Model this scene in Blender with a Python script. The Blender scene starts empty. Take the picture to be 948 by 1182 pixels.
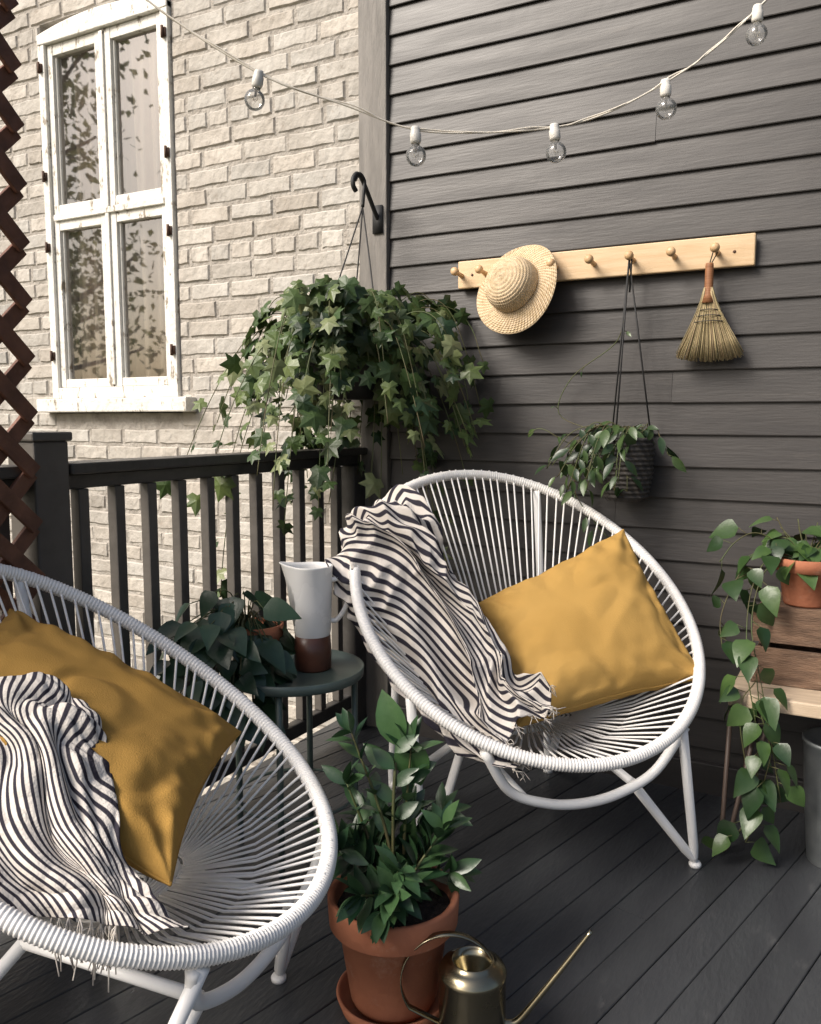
import bpy, bmesh, math, random
from mathutils import Vector, Matrix, noise
V = Vector
scene = bpy.context.scene

# ------------------------------------------------------------------ helpers
class MB:
    def __init__(s):
        s.v=[]; s.f=[]; s.c=[]; s.m=[]; s.uv=[]
    def add(s, vs, fs, col=(1,1,1), mi=0, uvs=None):
        o=len(s.v)
        s.v += [V(x) for x in vs]
        s.c += [col]*len(vs)
        s.uv += (uvs if uvs else [(0,0)]*len(vs))
        s.f += [tuple(i+o for i in f) for f in fs]
        s.m += [mi]*len(fs)

def empty(name, loc=(0,0,0)):
    e=bpy.data.objects.new(name,None); e.location=loc; e.empty_display_size=0.1
    scene.collection.objects.link(e); return e

def build(mb, name, mats, parent=None, smooth=True, bevel=0, solid=0, subsurf=0):
    if not isinstance(mats,(list,tuple)): mats=[mats]
    xs=[v.x for v in mb.v]; ys=[v.y for v in mb.v]; zs=[v.z for v in mb.v]
    c=V(((min(xs)+max(xs))/2,(min(ys)+max(ys))/2,(min(zs)+max(zs))/2))
    me=bpy.data.meshes.new(name)
    me.from_pydata([v-c for v in mb.v],[],mb.f)
    for m in mats: me.materials.append(m)
    me.polygons.foreach_set('material_index', mb.m)
    me.polygons.foreach_set('use_smooth',[smooth]*len(mb.f))
    a=me.color_attributes.new('Col','FLOAT_COLOR','POINT')
    flat=[]
    for q in mb.c: flat += [q[0],q[1],q[2],1.0]
    a.data.foreach_set('color',flat)
    uvl=me.uv_layers.new(name='UVMap')
    li=[0]*len(me.loops); me.loops.foreach_get('vertex_index',li)
    fl=[]
    for i in li: fl += [mb.uv[i][0],mb.uv[i][1]]
    uvl.data.foreach_set('uv',fl)
    me.update()
    ob=bpy.data.objects.new(name,me); scene.collection.objects.link(ob)
    ob.location=c
    if parent:
        ob.parent=parent; ob.location=c-V(parent.location)
    if bevel:
        b=ob.modifiers.new('Bevel','BEVEL'); b.width=bevel; b.segments=2; b.limit_method='ANGLE'
    if solid:
        b=ob.modifiers.new('Solid','SOLIDIFY'); b.thickness=solid; b.offset=0
    if subsurf:
        b=ob.modifiers.new('Sub','SUBSURF'); b.levels=subsurf; b.render_levels=subsurf
    return ob

def box(mb, c, s, rz=0, col=(1,1,1), mi=0):
    x,y,z=s[0]/2,s[1]/2,s[2]/2
    R=Matrix.Rotation(rz,3,'Z')
    vs=[V(c)+R@V((i*x,j*y,k*z)) for i in (-1,1) for j in (-1,1) for k in (-1,1)]
    fs=[(0,1,3,2),(4,6,7,5),(0,4,5,1),(2,3,7,6),(0,2,6,4),(1,5,7,3)]
    mb.add(vs,fs,col,mi)

def beam(mb, p0, p1, w, h, up=(0,0,1), col=(1,1,1), mi=0):
    p0=V(p0);p1=V(p1); d=(p1-p0).normalized(); u=V(up); x=d.cross(u).normalized(); u=x.cross(d).normalized()
    vs=[]
    for p in (p0,p1):
        for a,b in ((-1,-1),(1,-1),(1,1),(-1,1)):
            vs.append(p+x*a*w/2+u*b*h/2)
    mb.add(vs,[(0,3,2,1),(4,5,6,7),(0,1,5,4),(1,2,6,5),(2,3,7,6),(3,0,4,7)],col,mi)

def smoothpath(pts, n=8, closed=False):
    pts=[V(p) for p in pts]; out=[]; N=len(pts)
    rng=range(N) if closed else range(N-1)
    for i in rng:
        if closed: a,b,c,d=pts[(i-1)%N],pts[i],pts[(i+1)%N],pts[(i+2)%N]
        else:
            b,c=pts[i],pts[i+1]
            a=pts[i-1] if i>0 else b*2-c
            d=pts[i+2] if i+2<N else c*2-b
        for k in range(n):
            t=k/n
            out.append(0.5*((2*b)+(c-a)*t+(2*a-5*b+4*c-d)*t*t+(-a+3*b-3*c+d)*t**3))
    if not closed: out.append(pts[-1])
    return out

def tube(mb, pts, r, seg=8, closed=False, col=(1,1,1), mi=0, caps=True):
    pts=[V(p) for p in pts]; N=len(pts)
    if N<2: return
    T=[]
    for i in range(N):
        if closed: t=pts[(i+1)%N]-pts[(i-1)%N]
        else: t=pts[min(i+1,N-1)]-pts[max(i-1,0)]
        if t.length<1e-9: t=V((0,0,1))
        T.append(t.normalized())
    n=T[0].orthogonal().normalized()
    vs=[]
    for i in range(N):
        n=(n-T[i]*n.dot(T[i]))
        if n.length<1e-6: n=T[i].orthogonal()
        n.normalize(); b=T[i].cross(n)
        rr=r[i] if isinstance(r,(list,tuple)) else r
        for k in range(seg):
            a=2*math.pi*k/seg
            vs.append(pts[i]+(n*math.cos(a)+b*math.sin(a))*rr)
    fs=[]
    M=N if closed else N-1
    off=0
    if closed:
        best=1e9
        for o in range(seg):
            d=(vs[(N-1)*seg]-vs[o]).length
            if d<best: best=d; off=o
    for i in range(M):
        j=(i+1)%N
        sh=off if (closed and j==0) else 0
        for k in range(seg):
            k2=(k+1)%seg
            fs.append((i*seg+k,i*seg+k2,j*seg+(k2+sh)%seg,j*seg+(k+sh)%seg))
    if not closed and caps:
        fs.append(tuple(range(seg))[::-1]); fs.append(tuple((N-1)*seg+k for k in range(seg)))
    mb.add(vs,fs,col,mi)

def lathe(mb, prof, c=(0,0,0), axis=(0,0,1), seg=48, col=(1,1,1), mi=0):
    ax=V(axis).normalized(); x=ax.orthogonal().normalized(); y=ax.cross(x); c=V(c)
    vs=[]; uv=[]
    for j,(r,h) in enumerate(prof):
        for k in range(seg):
            a=2*math.pi*k/seg
            vs.append(c+ax*h+(x*math.cos(a)+y*math.sin(a))*r); uv.append((k/seg,j/len(prof)))
    fs=[]
    for i in range(len(prof)-1):
        for k in range(seg):
            k2=(k+1)%seg
            fs.append((i*seg+k,i*seg+k2,(i+1)*seg+k2,(i+1)*seg+k))
    mb.add(vs,fs,col,mi,uv)

# ------------------------------------------------------------------ materials
def mat(name, c1, c2=None, rough=0.6, nscale=8, bump=0.0, bscale=60, metal=0, usecol=False,
        spec=0.5, detail=4, lo=0.35, hi=0.65, stretch=None, trans=0, sub=0, coat=0, bdist=.01):
    m=bpy.data.materials.new(name); m.use_nodes=True
    nt=m.node_tree; N=nt.nodes; L=nt.links
    p=N['Principled BSDF']
    p.inputs['Roughness'].default_value=rough; p.inputs['Metallic'].default_value=metal
    p.inputs['Specular IOR Level'].default_value=spec
    p.inputs['Coat Weight'].default_value=coat
    tc=N.new('ShaderNodeTexCoord'); vec=tc.outputs['Object']
    if stretch:
        mp=N.new('ShaderNodeMapping'); mp.inputs['Scale'].default_value=stretch; L.new(vec,mp.inputs['Vector']); vec=mp.outputs[0]
    if c2 is None: c2=tuple(x*0.8 for x in c1)
    nz=N.new('ShaderNodeTexNoise'); nz.inputs['Scale'].default_value=nscale; nz.inputs['Detail'].default_value=detail
    L.new(vec,nz.inputs['Vector'])
    rp=N.new('ShaderNodeMapRange'); rp.inputs[1].default_value=lo; rp.inputs[2].default_value=hi
    L.new(nz.outputs['Fac'],rp.inputs[0])
    mx=N.new('ShaderNodeMix'); mx.data_type='RGBA'
    mx.inputs[6].default_value=(*c1,1); mx.inputs[7].default_value=(*c2,1); L.new(rp.outputs[0],mx.inputs[0])
    out=mx.outputs[2]
    if usecol:
        at=N.new('ShaderNodeAttribute'); at.attribute_name='Col'
        m2=N.new('ShaderNodeMix'); m2.data_type='RGBA'; m2.blend_type='MULTIPLY'; m2.inputs[0].default_value=1
        L.new(out,m2.inputs[6]); L.new(at.outputs['Color'],m2.inputs[7]); out=m2.outputs[2]
    L.new(out,p.inputs['Base Color'])
    rr=N.new('ShaderNodeMapRange'); rr.inputs[3].default_value=max(0,rough-0.1); rr.inputs[4].default_value=min(1,rough+0.12)
    L.new(nz.outputs['Fac'],rr.inputs[0]); L.new(rr.outputs[0],p.inputs['Roughness'])
    if bump:
        nb=N.new('ShaderNodeTexNoise'); nb.inputs['Scale'].default_value=bscale; nb.inputs['Detail'].default_value=4
        L.new(vec,nb.inputs['Vector'])
        bp=N.new('ShaderNodeBump'); bp.inputs['Strength'].default_value=bump; bp.inputs['Distance'].default_value=bdist
        L.new(nb.outputs['Fac'],bp.inputs['Height']); L.new(bp.outputs[0],p.inputs['Normal'])
    if trans:
        tr=N.new('ShaderNodeBsdfTranslucent'); L.new(out,tr.inputs['Color'])
        ms=N.new('ShaderNodeMixShader'); ms.inputs[0].default_value=trans
        L.new(p.outputs[0],ms.inputs[1]); L.new(tr.outputs[0],ms.inputs[2]); L.new(ms.outputs[0],N['Material Output'].inputs[0])
    return m

def wear(m, col, scale, lo, hi, stretch=None, detail=8):
    nt=m.node_tree;N=nt.nodes;L=nt.links;p=N['Principled BSDF']
    src=p.inputs['Base Color'].links[0].from_socket
    tc=N.new('ShaderNodeTexCoord'); vec=tc.outputs['Object']
    if stretch:
        mp=N.new('ShaderNodeMapping'); mp.inputs['Scale'].default_value=stretch; L.new(vec,mp.inputs['Vector']); vec=mp.outputs[0]
    nz=N.new('ShaderNodeTexNoise'); nz.inputs['Scale'].default_value=scale; nz.inputs['Detail'].default_value=detail; nz.inputs['Roughness'].default_value=.7
    L.new(vec,nz.inputs['Vector'])
    mr=N.new('ShaderNodeMapRange'); mr.inputs[1].default_value=lo; mr.inputs[2].default_value=hi; L.new(nz.outputs['Fac'],mr.inputs[0])
    mx=N.new('ShaderNodeMix'); mx.data_type='RGBA'; mx.inputs[7].default_value=(*col,1)
    L.new(src,mx.inputs[6]); L.new(mr.outputs[0],mx.inputs[0]); L.new(mx.outputs[2],p.inputs['Base Color'])
    return m

M_brick=mat('painted_brick',(.48,.45,.405),(.39,.36,.32),rough=.8,nscale=6,bump=.8,bscale=30,usecol=True,spec=.25,bdist=.012)
wear(M_brick,(.28,.24,.20),22,.58,.74)
M_mortar=mat('painted_mortar',(.42,.39,.35),(.28,.255,.225),rough=.9,nscale=14,bump=.9,bscale=60,spec=.2)
M_siding=mat('grey_clapboard_paint',(.046,.042,.040),(.035,.032,.031),rough=.45,nscale=4,bump=.08,bscale=24,usecol=True,stretch=(.6,6,6),spec=.45)
wear(M_siding,(.095,.085,.075),9,.60,.84,stretch=(.5,3,3))
M_trim=mat('trim_paint',(.18,.165,.148),(.13,.12,.108),rough=.6,nscale=5,bump=.3,bscale=30,stretch=(6,6,.8))
M_deck=mat('deck_paint',(.046,.049,.053),(.035,.037,.041),rough=.42,nscale=5,bump=.25,bscale=40,usecol=True,spec=.5,stretch=(2.5,.7,1))
wear(M_deck,(.11,.11,.11),7,.60,.84,stretch=(2,.8,1))
M_rail=mat('rail_paint',(.034,.032,.031),(.05,.047,.044),rough=.4,nscale=10,bump=.2,bscale=40)
M_post=mat('post_paint',(.095,.085,.075),(.065,.058,.052),rough=.5,nscale=8,bump=.2,bscale=30)
M_lattice=mat('stained_lattice',(.17,.07,.04),(.10,.042,.024),rough=.6,nscale=20,bump=.4,bscale=60)
M_white=mat('white_powdercoat',(.84,.83,.81),(.80,.79,.77),rough=.35,nscale=6)
M_cord=mat('white_pvc_cord',(.86,.84,.81),(.80,.78,.75),rough=.4,nscale=30)
M_mustard=mat('mustard_canvas',(.53,.32,.095),(.48,.285,.08),rough=.9,nscale=5,bump=.2,bscale=400,spec=.15)
M_ochre=mat('ochre_canvas',(.40,.23,.06),(.35,.20,.05),rough=.9,nscale=5,bump=.2,bscale=400,spec=.15)
M_terra=mat('terracotta',(.42,.165,.09),(.35,.13,.07),rough=.8,nscale=9,bump=.15,bscale=80,spec=.25)
wear(M_terra,(.50,.30,.21),6,.58,.75)
M_soil=mat('potting_soil',(.02,.014,.01),(.05,.035,.025),rough=.95,nscale=60,bump=1,bscale=120)
M_pine=mat('pine_board',(.64,.47,.29),(.56,.39,.22),rough=.5,nscale=6,bump=.1,bscale=40,stretch=(1,12,12))
M_peg=mat('pine_peg',(.60,.40,.22),(.5,.32,.16),rough=.45,nscale=15)
M_black=mat('black_cord',(.012,.012,.012),(.02,.02,.02),rough=.6)
M_ivy=mat('ivy_leaf',(1,1,1),(.72,.78,.7),rough=.42,nscale=25,usecol=True,spec=.45,trans=.2,bump=.2,bscale=60)
M_leaf=mat('dark_leaf',(1,1,1),(.7,.78,.7),rough=.32,nscale=25,usecol=True,spec=.5,trans=.08,bump=.1,bscale=50)
M_stem=mat('green_stem',(.07,.10,.03),(.09,.07,.03),rough=.6)
M_basket=mat('dark_wicker',(.055,.048,.042),(.028,.025,.022),rough=.7,nscale=40,bump=.3)
M_brass=mat('brushed_brass',(.32,.285,.20),(.24,.21,.14),rough=.24,nscale=14,metal=1)
M_enamel=mat('white_enamel',(.8,.79,.77),(.75,.74,.72),rough=.25,nscale=8,coat=.2)
M_brownwood=mat('brown_glaze',(.12,.045,.026),(.07,.028,.018),rough=.35,nscale=20)
M_table=mat('green_metal',(.095,.13,.115),(.07,.095,.085),rough=.35,nscale=8)
M_wood=mat('light_wood',(.58,.46,.33),(.48,.37,.26),rough=.6,nscale=8,bump=.2,stretch=(1,10,10))
M_crate=mat('crate_wood',(.20,.12,.075),(.10,.06,.038),rough=.8,nscale=10,bump=.5,stretch=(1,6,6))
wear(M_crate,(.30,.22,.15),14,.55,.75,stretch=(.6,3,3))
M_straw_b=mat('broom_straw',(.42,.34,.20),(.30,.24,.13),rough=.7,nscale=30,usecol=True)
M_rust=mat('rusty_iron',(.06,.03,.02),(.1,.05,.03),rough=.8,nscale=30)
M_galv=mat('galvanised_steel',(.35,.37,.38),(.22,.24,.25),rough=.4,nscale=12,metal=.8)
M_ground=mat('ground_soil_grass',(.07,.085,.035),(.11,.09,.06),rough=.95,nscale=3,bump=.6,bscale=15)
M_bark=mat('bark',(.09,.065,.045),(.05,.035,.025),rough=.9,nscale=10,bump=.8,bscale=30)
M_treeleaf=mat('tree_leaf',(1,1,1),(.8,.85,.7),rough=.6,usecol=True,trans=.4)
M_curtain=mat('lace_curtain',(.68,.56,.48),(.56,.44,.37),rough=.9,nscale=14,bump=.3,bscale=120,stretch=(3,1,.5))
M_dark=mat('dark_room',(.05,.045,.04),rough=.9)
M_chip=mat('chipped_white_paint',(.76,.74,.69),(.66,.64,.58),rough=.6,nscale=6,bump=.5,bscale=40)
wear(M_chip,(.24,.20,.15),16,.565,.63,stretch=(1.6,1,.7),detail=10)

def glassmat(name, gloss, tint=(1,1,1), ior=1.5, film=0.0, wob=.01):
    m=bpy.data.materials.new(name); m.use_nodes=True; nt=m.node_tree;N=nt.nodes;L=nt.links
    N.remove(N['Principled BSDF'])
    g=N.new('ShaderNodeBsdfGlossy'); g.inputs['Roughness'].default_value=.02
    t=N.new('ShaderNodeBsdfTransparent'); t.inputs[0].default_value=(*tint,1)
    fr=N.new('ShaderNodeFresnel'); fr.inputs[0].default_value=ior
    ad=N.new('ShaderNodeMath'); ad.operation='ADD'; ad.inputs[1].default_value=gloss; ad.use_clamp=True
    L.new(fr.outputs[0],ad.inputs[0])
    nz=N.new('ShaderNodeTexNoise'); nz.inputs['Scale'].default_value=3; nz.inputs['Detail'].default_value=1
    tc=N.new('ShaderNodeTexCoord'); L.new(tc.outputs['Object'],nz.inputs['Vector'])
    bp=N.new('ShaderNodeBump'); bp.inputs['Strength'].default_value=wob; bp.inputs['Distance'].default_value=.05; L.new(nz.outputs['Fac'],bp.inputs['Height']); L.new(bp.outputs[0],g.inputs['Normal'])
    ms=N.new('ShaderNodeMixShader'); L.new(ad.outputs[0],ms.inputs[0]); L.new(t.outputs[0],ms.inputs[1]); L.new(g.outputs[0],ms.inputs[2])
    last=ms
    if film:
        d=N.new('ShaderNodeBsdfDiffuse'); d.inputs[0].default_value=(.8,.8,.78,1)
        m2=N.new('ShaderNodeMixShader'); m2.inputs[0].default_value=film; L.new(ms.outputs[0],m2.inputs[1]); L.new(d.outputs[0],m2.inputs[2]); last=m2
    L.new(last.outputs[0],N['Material Output'].inputs[0])
    return m
M_winglass=glassmat('window_glass',.20,(.85,.87,.84),film=.02)
M_bulbglass=glassmat('bulb_glass',.03,(1,1,1),ior=1.35,film=.12,wob=0)

def stripemat():
    m=bpy.data.materials.new('striped_cotton'); m.use_nodes=True; nt=m.node_tree;N=nt.nodes;L=nt.links;p=N['Principled BSDF']
    p.inputs['Roughness'].default_value=.9; p.inputs['Specular IOR Level'].default_value=.15
    uv=N.new('ShaderNodeUVMap'); uv.uv_map='UVMap'
    sp=N.new('ShaderNodeSeparateXYZ'); L.new(uv.outputs[0],sp.inputs[0])
    fr=N.new('ShaderNodeMath'); fr.operation='FRACT'; L.new(sp.outputs[0],fr.inputs[0])
    mr=N.new('ShaderNodeMapRange'); mr.inputs[1].default_value=.48; mr.inputs[2].default_value=.56; L.new(fr.outputs[0],mr.inputs[0])
    mr2=N.new('ShaderNodeMapRange'); mr2.inputs[1].default_value=.92; mr2.inputs[2].default_value=1.0; mr2.inputs[3].default_value=1; mr2.inputs[4].default_value=0; L.new(fr.outputs[0],mr2.inputs[0])
    mu=N.new('ShaderNodeMath'); mu.operation='MULTIPLY'; L.new(mr.outputs[0],mu.inputs[0]); L.new(mr2.outputs[0],mu.inputs[1])
    mx=N.new('ShaderNodeMix'); mx.data_type='RGBA'; mx.inputs[6].default_value=(.66,.61,.555,1); mx.inputs[7].default_value=(.034,.031,.042,1)
    L.new(mu.outputs[0],mx.inputs[0]); L.new(mx.outputs[2],p.inputs['Base Color'])
    tc=N.new('ShaderNodeTexCoord'); nb=N.new('ShaderNodeTexNoise'); nb.inputs['Scale'].default_value=220; L.new(tc.outputs['Object'],nb.inputs['Vector'])
    bp=N.new('ShaderNodeBump'); bp.inputs['Strength'].default_value=.5; bp.inputs['Distance'].default_value=.004; L.new(nb.outputs['Fac'],bp.inputs['Height']); L.new(bp.outputs[0],p.inputs['Normal'])
    return m
M_stripe=stripemat()
M_fringe=mat('cotton_fringe',(.62,.57,.50),(.3,.28,.27),rough=.9,nscale=40)

def strawmat():
    m=mat('woven_straw',(.72,.58,.40),(.58,.45,.28),rough=.75,nscale=60,bump=.3,bscale=200)
    nt=m.node_tree;N=nt.nodes;L=nt.links;p=N['Principled BSDF']
    uv=N.new('ShaderNodeUVMap'); uv.uv_map='UVMap'
    mp=N.new('ShaderNodeMapping'); mp.inputs['Scale'].default_value=(90,34,1); L.new(uv.outputs[0],mp.inputs[0])
    ck=N.new('ShaderNodeTexWave'); ck.wave_type='BANDS'; ck.bands_direction='DIAGONAL'; ck.inputs['Scale'].default_value=.5; ck.inputs['Distortion'].default_value=1; L.new(mp.outputs[0],ck.inputs[0])
    bp=N.new('ShaderNodeBump'); bp.inputs['Strength'].default_value=.5; bp.inputs['Distance'].default_value=.004; L.new(ck.outputs['Fac'],bp.inputs['Height']); L.new(bp.outputs[0],p.inputs['Normal'])
    src=p.inputs['Base Color'].links[0].from_socket
    mx=N.new('ShaderNodeMix'); mx.data_type='RGBA'; mx.blend_type='MULTIPLY'; mx.inputs[7].default_value=(.78,.72,.64,1)
    L.new(ck.outputs['Fac'],mx.inputs[0]); L.new(src,mx.inputs[6]); L.new(mx.outputs[2],p.inputs['Base Color'])
    return m
M_straw=strawmat()

# ------------------------------------------------------------------ ground
mb=MB(); g=-1.0
n=40
vs=[];fs=[]
for i in range(n+1):
    for j in range(n+1):
        x=(i/n-.5); y=(j/n-.5)
        vs.append((x*abs(x)*1200, y*abs(y)*1200, g+0.05*noise.noise(V((i*.7,j*.7,0)))))
for i in range(n):
    for j in range(n):
        a=i*(n+1)+j; fs.append((a,a+n+1,a+n+2,a+1))
mb.add(vs,fs); build(mb,'ground',M_ground)

# ------------------------------------------------------------------ brick house
house=empty('brick_house',(-1.4,0,0))
WX0,WX1,WZ0,WZ1=-1.765,-.965,1.30,2.93
R=random.Random(4)
mb=MB()
ch=.0765; bl=.222
row=0; z=g-.05
def brick(x0,x1,z0,z1):
    d=R.uniform(-.0025,.0025); k=R.uniform(.88,1.07); warm=R.uniform(-.018,.022)
    if R.random()<.09: k*=.83
    f=.007
    nx=5
    o=[]
    for i in range(nx): o.append((x0+(x1-x0)*i/(nx-1)+R.uniform(-.002,.002), z0+R.uniform(-.0028,.0028)))
    for i in range(nx): o.append((x1-(x1-x0)*i/(nx-1)+R.uniform(-.002,.002), z1+R.uniform(-.0028,.0028)))
    cx=(x0+x1)/2; cz=(z0+z1)/2; m=len(o)
    vs=[(a,.010,b) for a,b in o]+[(a,.001,b) for a,b in o]
    for idx,(a,b) in enumerate(o):
        corner = idx in (0,nx-1,nx,2*nx-1)
        aa=a+((f if a<cx else -f) if corner else 0)
        vs.append((aa,-.0065+d+R.uniform(-.0015,.0015),b+(f if b<cz else -f)))
    fs=[]
    for q in (0,m):
        for i in range(m):
            i2=(i+1)%m; fs.append((q+i,q+i2,q+m+i2,q+m+i))
    for i in range(nx-1):
        fs.append((2*m+i,2*m+i+1,2*m+m-2-i,2*m+m-1-i))
    mb.add(vs,fs,(k+warm,k,k-warm))
while z<4.2:
    x=-5.5+(row%2)*bl/2+R.uniform(-.01,.01)
    while x<-.04:
        w=bl-.013+R.uniform(-.008,.008)
        if row%7==3: w=w/2-.003
        x0,x1=x,min(x+w,-.03); z0,z1=z,z+ch-.011+R.uniform(-.002,.002)
        x=x1+.011
        segs=[(x0,x1)]
        if z1>WZ0-.075 and z0<WZ1+.05:
            segs=[]
            if x0<WX0-.004: segs.append((x0,min(x1,WX0-.006)))
            if x1>WX1+.004: segs.append((max(x0,WX1+.006),x1))
        for a,b in segs:
            if b-a>.02: brick(a,b,z0,z1)
    z+=ch; row+=1
build(mb,'brick_courses',M_brick,house,smooth=False)
mb=MB()
def wbox(x0,x1,y0,y1,z0,z1,m=None,col=(1,1,1),mi=0):
    box(m or mb,((x0+x1)/2,(y0+y1)/2,(z0+z1)/2),(x1-x0,y1-y0,z1-z0),0,col,mi)
wbox(-5.6,WX0-.004,-.0008,.26,g-.1,4.3)
wbox(WX1+.004,-.03,-.0008,.26,g-.1,4.3)
wbox(WX0-.004,WX1+.004,-.0008,.26,g-.1,WZ0-.07)
wbox(WX0-.004,WX1+.004,-.0008,.26,3.0,4.3)
build(mb,'mortar_wall',M_mortar,house,smooth=False)
# window frame
mb=MB()
cw=.042
wbox(WX0,WX0+cw,-.022,.10,WZ0,2.93)
wbox(WX1-cw,WX1,-.022,.10,WZ0,2.93)
wbox(WX0+cw,WX1-cw,-.020,.10,WZ0,WZ0+.05)
xs=[WX0+(WX1-WX0)*i/16 for i in range(17)]
def arch(x): t=(x-(WX0+WX1)/2)/((WX1-WX0)/2); return 2.985-.04*t*t
vs=[];fs=[]
for x in xs:
    for y in (-.026,.10):
        vs.append((x,y,2.90)); vs.append((x,y,arch(x)))
for i in range(16):
    a=i*4;b=a+4
    fs+=[(a,b,b+1,a+1),(a+2,a+3,b+3,b+2),(a+1,b+1,b+3,a+3),(a,a+2,b+2,b)]
fs+=[(0,1,3,2),(64,66,67,65)]
mb.add(vs,fs)
build(mb,'window_casing',M_chip,house,smooth=False,bevel=.004)
mb=MB()
xL,xR=WX0+cw+.002,WX1-cw-.002; xc=(xL+xR)/2; st=.034
for (a,b) in ((xL,xc-.003),(xc+.003,xR)):
    sL=st; cst=.046
    la=a+(sL if a==xL else cst); rb=b-(cst if a==xL else sL)
    wbox(a,la,-.006,.04,WZ0+.052,2.898); wbox(rb,b,-.006,.04,WZ0+.052,2.898)
    wbox(la,rb,-.004,.038,WZ0+.052,1.39)
    wbox(la,rb,-.004,.038,2.075,2.19)
    wbox(la,rb,-.004,.038,2.85,2.898)
    for z0,z1 in ((1.39,2.075),(2.19,2.85)):
        wbox(la,la+.010,.008,.03,z0,z1); wbox(rb-.010,rb,.008,.03,z0,z1)
wbox(xc-.012,xc+.012,-.016,-.0065,WZ0+.06,2.89)
wbox(xL+.01,xR-.01,-.018,-.0045,2.118,2.146)
build(mb,'window_sashes',M_chip,house,smooth=False,bevel=.003)
mb=MB(); mb.add([(xL+.03,.02,1.37),(xR-.03,.02,1.37),(xR-.03,.02,2.87),(xL+.03,.02,2.87)],[(0,1,2,3)]); build(mb,'window_panes',M_winglass,house,smooth=False)
mb=MB(); wbox(WX0-.06,WX1+.09,-.07,.10,1.235,1.298); build(mb,'window_sill',M_chip,house,smooth=False,bevel=.006)
mb=MB(); nx=160
vs=[];fs=[]
for i in range(nx+1):
    x=WX0+(WX1-WX0)*i/nx
    for j in range(9):
        zz=1.3+j*.21
        y=.095+.022*math.sin(x*62+2*noise.noise(V((x*4,zz*.5,0))))+.010*math.sin(x*140)
        vs.append((x,y,zz))
for i in range(nx):
    for j in range(8):
        a=i*9+j; fs.append((a,a+9,a+10,a+1))
mb.add(vs,fs); build(mb,'window_curtain',M_curtain,house)
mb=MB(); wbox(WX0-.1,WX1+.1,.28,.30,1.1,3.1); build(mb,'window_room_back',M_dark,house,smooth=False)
mb=MB()
for zz in (1.50,2.0,2.32,2.80):
    for xx in (WX1-.018,WX0+.018):
        wbox(xx-.012,xx+.012,-.030,-.0225,zz-.018,zz+.018)
        tube(mb,[(xx,-.034,zz-.024),(xx,-.034,zz+.024)],.006)
build(mb,'window_hinges',M_rust,house)

# ------------------------------------------------------------------ clapboard wall
wall=empty('clapboard_wall',(1.5,0,0))
mb=MB(); ex=.101; z=-.06; i=0
while z<3.3:
    joints=[.092]+sorted([R.uniform(1.9,4.4)])+[5.0]
    if i%4==1: joints=[.092,R.uniform(.8,3.5),5.0]
    for a,b in zip(joints[:-1],joints[1:]):
        k=R.uniform(.88,1.12); nseg=24
        vs=[];fs=[]
        ph=R.uniform(0,50)
        for q in range(nseg+1):
            x=a+.0006+(b-a-.0012)*q/nseg
            w=.0035*noise.noise(V((x*1.7,ph,0))); dy=.003*noise.noise(V((x*2.1,ph+9,0)))
            vs+=[(x,0.0,z+w+.012),(x,-.017+dy,z+w),(x,-.018+dy,z+w+.003),(x,-.006,z+ex+.016)]
        for q in range(nseg):
            A=q*4;B=A+4
            for r_ in range(3): fs.append((A+r_,B+r_,B+r_+1,A+r_+1))
        fs+=[(0,1,2,3),(nseg*4+3,nseg*4+2,nseg*4+1,nseg*4)]
        mb.add(vs,fs,(k,k,k))
    z+=ex; i+=1
build(mb,'clapboards',M_siding,wall,smooth=False)
mb=MB(); wbox(.0,5.0,.003,.2,-.9,3.4); build(mb,'wall_sheathing',M_siding,wall,smooth=False)
mb=MB(); wbox(-.028,.090,-.034,.06,-.9,3.4); build(mb,'corner_trim_board',M_trim,wall,smooth=False,bevel=.004)
mb=MB(); wbox(.092,5.0,-.036,.0,-.02,.0995); build(mb,'base_board',M_siding,wall,smooth=False,bevel=.004)

# ------------------------------------------------------------------ deck
bdir=V((.231,.973,0)).normalized(); e=V((bdir.y,-bdir.x,0))
bm=bmesh.new()
lay=bm.verts.layers.float_color.new('Col')
q=-2.0; bw=.088
while q<6.5:
    k=R.uniform(.86,1.14); zt=R.uniform(-.001,.001)
    cuts=[-7]; 
    t=-7+R.uniform(1,3)
    while t<2.5: cuts.append(t); t+=R.uniform(2.2,3.6)
    cuts.append(2.6)
    for a,b in zip(cuts[:-1],cuts[1:]):
        k2=k*R.uniform(.92,1.08)
        c=bdir*((a+b)/2)+e*(q+bw/2); l=(b-a)/2-.0012; w=bw/2-.0009; ch_=.002
        vs=[]
        for (sx,sz) in ((-w,-.03),(-w,-ch_+zt),(-w+ch_,zt),(w-ch_,zt),(w,-ch_+zt),(w,-.03)):
            for sy in (-l,l):
                vt=bm.verts.new(c+bdir*sy+e*sx+V((0,0,sz))); vt[lay]=(k2,k2,k2,1); vs.append(vt)
        for i in range(5): bm.faces.new((vs[2*i],vs[2*i+1],vs[2*i+3],vs[2*i+2]))
        bm.faces.new((vs[10],vs[11],vs[1],vs[0]))
        bm.faces.new([vs[2*i] for i in range(6)]); bm.faces.new([vs[2*i+1] for i in range(6)][::-1])
    q+=bw
for co,no in (((-.14,0,0),(-1,0,0)),((0,.01,0),(0,1,0)),((0,-4.2,0),(0,-1,0)),((4.6,0,0),(1,0,0))):
    gm=bm.verts[:]+bm.edges[:]+bm.faces[:]
    bmesh.ops.bisect_plane(bm,geom=gm,plane_co=co,plane_no=no,clear_outer=True)
bmesh.ops.recalc_face_normals(bm,faces=bm.faces)
me=bpy.data.meshes.new('deck_boards'); bm.to_mesh(me); bm.free(); me.materials.append(M_deck)
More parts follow.
